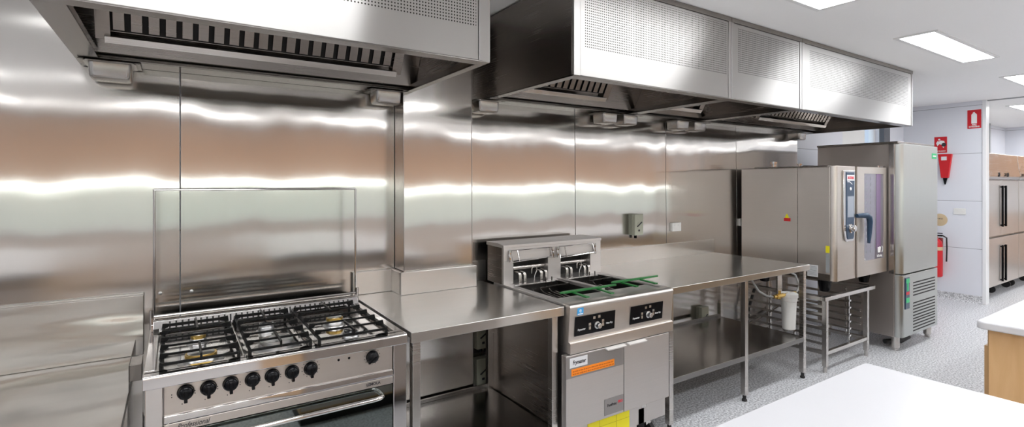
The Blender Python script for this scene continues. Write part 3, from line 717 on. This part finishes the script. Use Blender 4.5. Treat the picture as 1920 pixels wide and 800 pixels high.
# ------------------------------------------------------------------ combi oven and stand
t = thing('oven_stand', 'tubular steel stand with tray runners under the combi oven', 'stand', (5.0, 2.5, 0))
OX0, OX1 = 4.51, 5.29
for x in (OX0+.03, OX1-.0):
    for y in (2.135, 2.88):
        l = MB().box(x-.018, x+.018, y-.018, y+.018, .05, .60).build('leg', 'steel', t, bevel=.002)
        MB().cyl((x, y, 0), (x, y, .05), .014, 12).build('foot', 'steel', l)
b = MB().box(OX0-.02, 5.42, 2.11, 2.15, .60, .632).box(OX0-.02, 5.42, 2.86, 2.90, .60, .632).box(OX0-.02, OX0+.03, 2.15, 2.86, .60, .632).box(5.37, 5.42, 2.15, 2.86, .60, .632)
b.build('top_frame', 'steel', t, bevel=.002)
MB().box(OX0+.048, OX1-.018, 2.12, 2.15, .145, .175).box(OX0+.048, OX1-.018, 2.865, 2.895, .145, .175).box(OX0+.012, OX0+.048, 2.153, 2.862, .145, .175).box(OX1-.018, OX1+.018, 2.153, 2.862, .145, .175).build('lower_rail', 'steel', t, bevel=.002)
for side, x in ((0, OX0+.045), (1, OX1-.045)):
    for i in range(6):
        z = .22+i*.062
        MB().box(x-.012, x+.012, 2.16, 2.86, z, z+.006).box(x-.013 if side == 0 else x+.011, x-.011 if side == 0 else x+.013, 2.16, 2.86, z, z+.02).build('tray_runner', 'steel', t)
for x, y in ((OX0+.05, 2.40), (OX0+.05, 2.62), (5.02, 2.165), (5.285, 2.30)):
    b = MB().box(x-.006, x+.006, y-.006, y+.006, .175, .60)
    for i in range(6): b.box(x-.008, x+.022, y-.012, y+.012, .215+i*.062, .230+i*.062)
    b.build('runner_upright', 'chrome', t)

t = thing('combi_oven', 'large stainless combi steam oven with tinted glass door on a tube stand', 'oven', (5.15, 2.5, .633))
CX0, CX1, CF, CZ0, CZ1 = 4.674, 5.628, 2.11, .742, 1.727
MB().box(CX0, CX1, CF+.05, 2.98, CZ0, CZ1-.006).build('body', 'ovenside', t, bevel=.006)
MB().box(CX0-.004, CX1, CF+.07, 2.84, CZ1-.006, CZ1+.004).build('top_cover', 'hood_dark', t, bevel=.002)
MB().box(CX0-.001, CX0, CF+.32, CF+.325, CZ0+.01, CZ1-.01).build('side_seam', 'hood_dark', t)
MB().box(CX0-.003, CX0+.01, CF+.05, 2.97, CZ0-.003, CZ0+.055).build('base_band', 'hood_dark', t, bevel=.002)
MB().prism([(CX0, CF+.05), (CX0, CF+.022), (CX0+.022, CF), (5.018, CF), (5.018, CF+.05)], 2, CZ0, CZ1).build('front_column', 'oven_steel', t, bevel=.003)
for x, y in ((CX0+.10, CF+.14), (CX1-.10, CF+.14), (CX0+.10, 2.80), (CX1-.10, 2.80)):
    MB().lathe((x, y, .633), [(.038, 0), (.040, .01), (.058, .10), (.062, .11)]).build('foot', 'black', t)
# control surround
zt, zb = 1.690, 1.075
sur = MB().prism([(4.775, zt), (4.775, 1.20), (4.80, 1.105), (4.83, zb), (4.955, zb), (4.975, 1.105), (4.985, zt)], 1, CF-.014, CF).build('control_surround', 'chrome', t, bevel=.005)
MB().prism([(4.815, 1.675), (4.815, 1.20), (4.832, 1.11), (4.845, 1.095), (4.94, 1.095), (4.955, 1.11), (4.965, 1.675)], 1, CF-.018, CF-.012).build('control_panel', 'navy', sur, bevel=.002)
MB().box(4.822, 4.958, CF-.020, CF-.017, 1.600, 1.650).build('maker_badge', 'labelw', sur, bevel=.001)
text('RATIONAL', .034, (4.89, CF-.0206, 1.625), '-y', 'inkr', sur, wid=.115, bold=.0008)
MB().prism([(4.83, 1.588), (4.87, 1.588), (4.92, 1.566), (4.92, 1.572), (4.87, 1.596), (4.83, 1.596)], 1, CF-.0195, CF-.0175).build('swoosh', 'labelw', sur)
MB().lathe((4.888, CF-.018, 1.53), [(.014, 0), (.014, .003), (.01, .005)], 'y', 20, -1).build('power_button', 'inkw', sur)
MB().box(4.835, 4.948, CF-.0195, CF-.0175, 1.285, 1.465).build('display', 'screen', sur)
MB().lathe((4.893, CF-.018, 1.187), [(.040, 0), (.040, .006), (.030, .010), (.028, .034), (.022, .040), (.001, .041)], 'y', 28, -1).build('selector_knob', 'chrome', sur)
# door
dr = MB()
dx0, dx1 = 5.030, CX1
gx0, gx1, gz0, gz1 = 5.165, 5.560, .880, 1.665
dr.box(dx0, dx1, CF-.012, CF+.045, CZ0+.005, gz0).box(dx0, dx1, CF-.012, CF+.045, gz1, CZ1-.002).box(dx0, gx0, CF-.012, CF+.045, gz0, gz1).box(gx1, dx1, CF-.012, CF+.045, gz0, gz1)
door = dr.build('door', 'oven_steel', t)
MB().box(gx0, gx1, CF-.006, CF+.03, gz0, gz1).build('door_window', 'purple', door)
MB().box(gx0+.255, gx0+.345, CF-.0075, CF-.0055, gz0+.09, gz1).build('window_tint', 'purple2', door)
r_ = MB()
for x in (gx0+.05, gx0+.14):
    for i in range(13): r_.box(x, x+.004, CF-.0072, CF-.0058, gz0+.07+i*.055, gz0+.095+i*.055)
r_.build('rack_glint', 'grey', door)
text('SelfCooking', .03, (5.485, CF-.0075, .905), '-y', 'inkw', door, wid=.11, bold=.0006)
MB().prism([(5.455, .935), (5.50, .935), (5.515, .985), (5.49, .992), (5.47, .985), (5.445, .985), (5.45, .96)], 1, CF-.0085, CF-.006).build('hat_emblem', 'inkw', door)
MB().tube([(5.535, CF-.0072, .935), (5.55, CF-.0072, .955), (5.55, CF-.0072, .975), (5.535, CF-.0072, .992)], .003, 6).build('emblem_arc', 'inkw', door)
MB().lathe((5.185, CF-.0065, .893), [(.008, 0), (.008, .002)], 'y', 14, -1).build('window_dot', 'inkw', door)
hd = MB()
hd.tube([(5.00, CF-.02, 1.293), (5.06, CF-.035, 1.295), (5.12, CF-.05, 1.293), (5.155, CF-.055, 1.275), (5.170, CF-.055, 1.235), (5.168, CF-.052, 1.14), (5.158, CF-.05, 1.045)],
        [.017, .021, .024, .025, .024, .020, .012], 14)
hd.cyl((5.05, CF-.01, 1.293), (5.05, CF-.04, 1.293), .018, 12)
hd.build('door_handle', 'navy', door)
MB().box(5.50, 5.62, CF-.004, CF+.02, CZ1-.002, CZ1+.012).cyl((5.49, CF+.005, CZ1), (5.49, CF+.005, CZ1+.016), .008, 8).build('door_hinge', 'chrome', t)
def vent_cap(x, y, h, r): MB().lathe((x, y, CZ1+.003), [(r*.6, 0), (r*.6, h*.6), (r, h*.65), (r, h), (r*.3, h+.004)]).build('vent_pipe', 'chrome', t)
vent_cap(4.80, 2.72, .05, .032); vent_cap(4.86, 2.74, .024, .016); vent_cap(5.03, 2.60, .035, .022)
MB().lathe((5.10, 2.55, CZ1+.003), [(.05, 0), (.055, .012), (.05, .018), (.001, .02)]).build('vent_pipe', 'alu', t)
# stickers on its left side
sx = CX0-.0006
wl = MB().prism([(2.548, 1.262), (2.508, 1.262), (2.520, 1.290), (2.528, 1.302), (2.536, 1.290)], 0, sx-.001, sx).build('warning_triangle', 'yellow', t)
MB().box(sx-.001, sx, 2.495, 2.555, 1.232, 1.262).build('warning_bar', 'red', t)
MB().box(sx-.001, sx, 2.162, 2.194, .982, 1.042).build('yellow_sticker', 'yellow', t)
rs = MB().box(sx-.001, sx, 2.162, 2.192, .81, .972).build('rating_plate', 'grey', t)
rw = MB().box(sx-.0045, sx-.0024, 2.256, 2.345, .762, .865).build('white_sticker', 'labelw', t)
q = MB()
for i in range(8): q.box(sx-.0052, sx-.0045, 2.264, 2.337, .774+i*.0105, .778+i*.0105)
q.build('sticker_print', 'grey', rw)
MB().box(sx-.001, sx, 2.45, 2.50, .80, .84).build('small_plate', 'grey', t)

# ------------------------------------------------------------------ blast chiller
BX0, BX1, BF, BB = 5.640, 6.545, 1.985, 2.735
t = thing('blast_chiller', 'tall stainless blast chiller cabinet with vented lower panel right of the combi oven', 'fridge', (6.05, 2.36, 0))
MB().box(BX0+.012, BX1-.01, BF+.06, BB, .13, 1.955).build('body', 'chillside', t, bevel=.006)
MB().box(BX0+.005, BX1-.0, BF+.03, BB+.003, 1.953, 1.972).build('top_cap', 'hood_dark', t, bevel=.003)
up = MB().prism([(BX0+.02, BF+.06), (BX0+.02, BF+.03), (BX0+.035, BF+.008), (BX0+.065, BF), (BX1-.02, BF), (BX1-.006, BF+.012), (BX1-.006, BF+.06)], 2, .728, 1.948).build('door', 'chillfront', t, bevel=.002)
MB().prism([(BX0-.006, BF+.10), (BX0-.006, BF+.06), (BX0-.0, BF+.052), (BX0+.012, BF+.06), (BX0+.012, BF+.10)], 2, .728, 1.95).build('hinge_bar', 'lidst', t, bevel=.002)
gl = MB().box(6.375, 6.495, BF-.003, BF, 1.825, 1.880).build('maker_badge', 'greenlbl', up, bevel=.0015)
MB().box(6.395, 6.475, BF-.0036, BF-.003, 1.846, 1.860).build('badge_bar', 'inkw', gl)
lp = MB().prism([(BX0+.015, BF+.06), (BX0+.015, BF+.03), (BX0+.03, BF+.006), (BX0+.06, BF), (BX1-.02, BF), (BX1-.012, BF+.01), (BX1-.012, BF+.06)], 2, .132, .715).build('lower_panel', 'chillfront', t, bevel=.002)
b = MB()
for zs, n in ((.625, 5), (.430, 6), (.255, 4)):
    for i in range(n): b.box(5.91, 6.46, BF-.0008, BF+.004, zs-i*.030-.006, zs-i*.030+.006)
b.build('vent_slots', 'dark', lp)
cp = MB().box(5.715, 5.810, BF-.008, BF, .395, .690).build('controller', 'navy', lp, bevel=.006)
MB().box(5.726, 5.799, BF-.010, BF-.008, .640, .680).box(5.748, 5.778, BF-.010, BF-.008, .565, .64).build('green_key', 'greenlbl', cp)
MB().box(5.726, 5.799, BF-.010, BF-.008, .455, .500).build('green_key', 'greenlbl', cp)
MB().box(5.726, 5.799, BF-.010, BF-.008, .530, .556).build('red_key', 'inkr', cp)
for x in (BX0+.06, BX1-.07):
    for y in (BF+.07, BB-.08):
        MB().lathe((x, y, 0), [(.022, 0), (.024, .008), (.024, .02), (.034, .03), (.034, .13)]).build('leg', 'steel', t)
o = MB().tube([(5.72, 2.15, .055), (5.9, 2.08, .05), (6.1, 2.09, .05), (6.22, 2.16, .06), (6.0, 2.3, .06)], .022, 10).build('drain_hose', 'rubber', None)
tag(o, 'thick black hose lying on the floor beneath the blast chiller', 'hose')

# ------------------------------------------------------------------ far fridges beyond the stub wall
def upright(x0, label):
    t = thing('upright_fridge', label, 'fridge', (x0+.81, 2.65, 0), 'four door stainless fridges beyond the tiled wall')
    yf = 2.25; x1 = x0+1.62
    MB().box(x0, x1, yf+.05, 3.03, .13, 2.0).build('body', 'steel', t, bevel=.004)
    MB().prism([(yf+.05, 1.63), (yf+.0, 1.63), (yf-.02, 1.70), (yf-.0, 1.78), (yf+.02, 1.99), (yf+.05, 1.99)], 0, x0, x1).build('header', 'steel', t, bevel=.003)
    for i, (a, c_) in enumerate(((x0+.004, x0+.807), (x0+.813, x1-.004))):
        for z0, z1 in ((.15, .815), (.845, 1.615)):
            d = MB().box(a, c_, yf, yf+.048, z0, z1).build('door', 'oven_steel', t, bevel=.004)
            hx = c_-.07 if i == 0 else a+.07
            h0, h1 = (z1-.62, z1-.11) if z0 < .5 else (z0+.12, z0+.70)
            MB().box(hx-.014, hx+.014, yf-.035, yf-.012, h0, h1).box(hx-.01, hx+.01, yf-.012, yf, h0+.01, h0+.03).box(hx-.01, hx+.01, yf-.012, yf, h1-.03, h1-.01).build('door_handle', 'black', d, bevel=.003)
        MB().lathe(((a+c_)/2+(.2 if i == 0 else -.2), yf-.015, 1.70), [(.03, 0), (.03, .006), (.02, .010)], 'y', 18, -1).build('dial', 'black', t)
        MB().box(a+.05, a+.15, yf-.022, yf-.005, 1.68, 1.72).build('display', 'black', t)
    for x in (x0+.1, x0+.81, x1-.1):
        for y in (yf+.12, 2.92):
            c_ = MB().box(x-.03, x+.03, y-.03, y+.03, .095, .13).build('caster', 'steel', t)
            MB().lathe((x-.016, y, .052), [(.052, 0), (.052, .032)], 'x', 22).build('wheel', 'rubber', c_)
    return t
f1 = upright(9.02, 'four door stainless fridge on casters, standing next to the tiled stub wall')
copy_tree(f1, (1.64, 0, 0), 'four door stainless fridge on casters, mostly cut by the right edge of the photo')

# ------------------------------------------------------------------ wall fittings
def isolator(x0, z0, label, y=3.05, w_=.10, h=.17, d=.085):
    t = thing('isolator_switch', label, 'switch', (x0+w_/2, y, z0), 'grey green isolator boxes on the steel wall')
    bb = MB().box(x0, x0+w_, y-d*.55, y-.001, z0, z0+h)
    for i in range(3): bb.box(x0-.002, x0+w_+.002, y-d*.55+i*.014, y-d*.55+i*.014+.006, z0-.002, z0+h+.002)
    bb.build('box', 'isodk', t, bevel=.003)
    MB().box(x0-.001, x0+w_+.001, y-d, y-d*.55, z0-.003, z0+h+.003).build('cover', 'iso', t, bevel=.006)
    zc = z0+h*.52; xc = x0+w_/2
    MB().box(-.032, .032, -.009, 0, -.004, .004, Matrix.Translation((xc, y-d, zc)) @ Matrix.Rotation(-.6, 4, 'Y')).build('lever', 'ink', t, bevel=.002)
    MB().lathe((xc, y-d, zc), [(.02, 0), (.02, .003)], 'y', 20, -1).build('dial', 'iso', t)
    MB().box(xc-.012, xc+.008, y-d-.001, y-d, z0+.03, z0+.045).build('mark', 'ink', t)
    MB().cyl((xc, y-d*.5, z0-.03), (xc, y-d*.5, z0), .012, 12).build('gland', 'black', t)
    return t
isolator(3.165, 1.15, 'grey isolator box on the steel wall above the right bench')
isolator(4.04, .262, 'grey isolator box low on the wall under the right bench')
isolator(1.675, .235, 'lower grey isolator box on the wall under the middle bench')
isolator(1.675, .475, 'upper grey isolator box just beneath the middle bench top')
def socket(x0, label, z0=1.152):
    t = thing('wall_socket', label, 'socket', (x0+.06, 3.05, z0), 'white power sockets above the right bench')
    MB().box(x0, x0+.115, 3.02, 3.049, z0, z0+.072).build('back_box', 'white', t, bevel=.003)
    MB().box(x0-.002, x0+.117, 3.012, 3.02, z0-.002, z0+.074).build('plate', 'white', t, bevel=.002)
    MB().box(x0+.03, x0+.045, 3.009, 3.012, z0+.045, z0+.062).box(x0+.07, x0+.085, 3.009, 3.012, z0+.045, z0+.062).build('rocker', 'white', t, bevel=.001)
socket(3.69, 'white power socket on the steel wall right of the grey isolator'); socket(4.715, 'white power socket on the steel wall beside the combi oven')
o = tag(MB().lathe((1.93, 3.02, .66), [(.06, -.07), (.066, -.05), (.066, .05), (.06, .07)], 'x', 24).build('pipe_canister', 'grey', None), 'grey rounded canister on the wall beneath the middle bench', 'canister')
tag(MB().tube([(1.79, 3.0, .42), (1.79, 2.99, .50), (1.80, 3.0, .60), (1.95, 3.0, .58), (1.98, 3.0, .4)], .012, 8).build('power_cable', 'rubber', None), 'black cable under the middle bench by the isolator boxes', 'cable')
tag(MB().tube([(1.725, 3.005, .205), (1.725, 3.0, .1), (1.75, 3.0, .02)], .014, 8).build('power_cable', 'rubber', None), 'black cable dropping from the lower isolator to the floor', 'cable')
tag(MB().tube([(4.09, 3.005, .232), (4.09, 3.0, .12), (4.12, 3.0, .02)], .012, 8).build('power_cable', 'rubber', None), 'black cable below the isolator under the right bench', 'cable')
for x, z in ((-.06, 1.04), (.07, 1.035), (4.55, 1.0), (4.72, 1.0)):
    tag(MB().lathe((x, 3.049, z), [(.008, 0), (.008, .002), (.004, .004)], 'y', 14, -1).build('wall_screw', 'alu', None),
        {-.06: 'small screw in the steel wall behind the range lid, left one', .07: 'small screw in the steel wall behind the range lid, right one',
         4.55: 'small screw in the wall left of the oven, left one', 4.72: 'small screw in the wall beside the oven, right one'}[x], 'screw', 'screws in the steel wall')
# water filter under the right bench
t = thing('water_filter', 'white cylindrical water filter hanging under the right bench end', 'water filter', (4.282, 2.30, .36))
MB().lathe((4.282, 2.30, .362), [(.044, 0), (.050, .006), (.058, .235), (.064, .24), (.064, .265), (.06, .268)]).build('housing', 'white', t)
MB().lathe((4.282, 2.30, .628), [(.068, 0), (.070, .005), (.070, .032), (.060, .038), (.001, .04)]).build('cap', 'white', t)
MB().cyl((4.18, 2.30, .655), (4.38, 2.30, .655), .013, 12).cyl((4.09, 2.30, .655), (4.19, 2.30, .655), .020, 8).cyl((4.14, 2.30, .63), (4.14, 2.30, .70), .011, 8).cyl((4.05, 2.30, .66), (4.09, 2.30, .655), .014, 8).build('brass_fitting', 'brass', t)
MB().box(4.22, 4.285, 2.36, 2.375, .64, .89).build('bracket', 'steel', t)
h = [(3.86, 2.36, .88), (3.80, 2.33, .81), (3.84, 2.30, .73), (3.95, 2.30, .68), (4.04, 2.30, .66)]
tag(MB().tube(h, .008, 8).build('water_hose', 'hose', None), 'pale hose curving down to the left of the white water filter', 'hose')
tag(MB().tube([(4.40, 2.30, .655), (4.47, 2.31, .70), (4.46, 2.34, .79), (4.38, 2.42, .85), (4.26, 2.45, .88)], .008, 8).build('water_hose', 'hose', None), 'pale hose curving up to the right of the white water filter', 'hose')
tag(MB().tube([(5.05, 2.70, .70), (4.88, 2.80, .68), (4.84, 2.925, .665), (4.86, 2.955, .60), (4.86, 2.955, .52), (4.76, 2.955, .34), (4.72, 2.96, .03)], .014, 10).build('oven_cable', 'rubber', None), 'black cable dropping from the combi oven to the floor by the wall', 'cable')
tag(MB().tube([(4.70, 2.99, .15), (4.95, 2.99, .19), (5.15, 2.99, .23), (5.38, 2.99, .28)], .012, 8).build('waste_pipe', 'rimst', None), 'grey pipe slanting up behind the water filter', 'pipe')
tag(MB().cyl((5.09, 2.94, .0), (5.09, 2.94, .58), .022, 16).cyl((5.15, 2.95, .0), (5.15, 2.95, .56), .009, 8).build('riser_pipe', 'steel', None), 'upright steel pipe behind the water filter', 'pipe')

# fire safety things on the tiled stub wall (face x = 8.8)
X = 8.8
def plate(name, label, y0, y1, z0, z1, mt, cat, grp=None):
    t = thing(name, label, cat, (X, (y0+y1)/2, z0), grp)
    MB().box(X-.004, X-.0005, y0, y1, z0, z1).build('panel', mt, t, bevel=.001)
    return t
t = plate('fire_sign', 'red sign with white extinguisher symbol, high at the wall end', 2.216, 2.356, 2.300, 2.545, 'redsign', 'sign')
MB().prism([(2.315, 2.365), (2.258, 2.365), (2.258, 2.48), (2.268, 2.495), (2.278, 2.50), (2.278, 2.515), (2.298, 2.515), (2.298, 2.50), (2.307, 2.495), (2.315, 2.48)], 0, X-.0055, X-.004).build('symbol', 'inkw', t)
text('FIRE', .026, (X-.0045, 2.286, 2.347), '-x', 'inkw', t, bold=.0008); text('EXTINGUISHER', .026, (X-.0045, 2.286, 2.322), '-x', 'inkw', t, wid=.11, bold=.0008)
t = plate('fire_sign', 'red fire blanket sign above the red pouch, partly behind the blast chiller', 2.57, 2.71, 1.995, 2.215, 'redsign', 'sign')
MB().prism([(2.69, 2.13), (2.672, 2.16), (2.66, 2.15), (2.64, 2.165), (2.60, 2.155), (2.59, 2.10), (2.61, 2.06), (2.63, 2.10), (2.65, 2.12), (2.675, 2.09)], 0, X-.0055, X-.004).lathe((X-.004, 2.655, 2.178), [(.012, 0), (.012, .0015)], 'x', 16, -1).build('symbol', 'inkw', t)
MB().lathe((X-.0055, 2.605, 2.105), [(.026, 0), (.026, .001)], 'x', 20, -1).build('flame_mark', 'ink', t)
text('FIRE BLANKET', .022, (X-.0045, 2.64, 2.018), '-x', 'inkw', t, wid=.11, bold=.0006)
t = thing('fire_blanket', 'red tapering fire blanket pouch hanging on the tiled wall', 'fire blanket', (X, 2.58, 1.6))
MB().prism([(2.505, 1.975), (2.66, 1.975), (2.625, 1.65), (2.545, 1.65)], 0, X-.05, X-.001).build('pouch', 'red', t, bevel=.008)
MB().box(X-.053, X-.05, 2.56, 2.62, 1.89, 1.94).build('label_patch', 'labelw', t)
MB().prism([(2.56, 1.65), (2.61, 1.65), (2.592, 1.56), (2.580, 1.56)], 0, X-.03, X-.012).build('pull_tab', 'black', t, bevel=.003)
t = thing('location_disc', 'round beige disc above the fire extinguisher', 'sign', (X, 2.61, 1.08))
MB().lathe((X-.0005, 2.65, 1.075), [(.085, 0), (.085, .003), (.08, .004)], 'x', 32, -1).build('disc', 'beige', t)
text('FIRE', .026, (X-.005, 2.65, 1.09), '-x', 'ink', t, wid=.07)
t = thing('fire_extinguisher', 'red fire extinguisher hanging low on the tiled wall', 'fire extinguisher', (X-.08, 2.625, .3))
MB().lathe((X-.085, 2.668, .30), [(.06, 0), (.072, .012), (.075, .03), (.075, .43), (.066, .48), (.04, .51), (.022, .52), (.022, .55)]).build('cylinder', 'red', t)
MB().lathe((X-.085, 2.668, .665), [(.0765, 0), (.0765, .045)]).build('id_band', 'beige', t)
MB().box(X-.10, X-.07, 2.595, 2.69, .855, .875).box(X-.10, X-.07, 2.595, 2.69, .89, .902).cyl((X-.085, 2.668, .85), (X-.085, 2.668, .90), .014, 10).build('valve_lever', 'black', t, bevel=.002)
MB().tube([(X-.085, 2.60, .87), (X-.09, 2.55, .84), (X-.095, 2.545, .70), (X-.09, 2.552, .52)], .009, 8).build('hose', 'rubber', t)
MB().box(X-.02, X-.001, 2.61, 2.66, .72, .83).build('bracket', 'steel', t)
t = thing('wall_socket', 'white double socket plate on the white tiled wall', 'socket', (X, 2.44, 1.16))
MB().box(X-.012, X-.0005, 2.372, 2.50, 1.16, 1.242).build('plate', 'white', t, bevel=.003)
MB().box(X-.016, X-.012, 2.40, 2.415, 1.205, 1.225).box(X-.016, X-.012, 2.455, 2.47, 1.205, 1.225).build('rocker', 'white', t, bevel=.001)
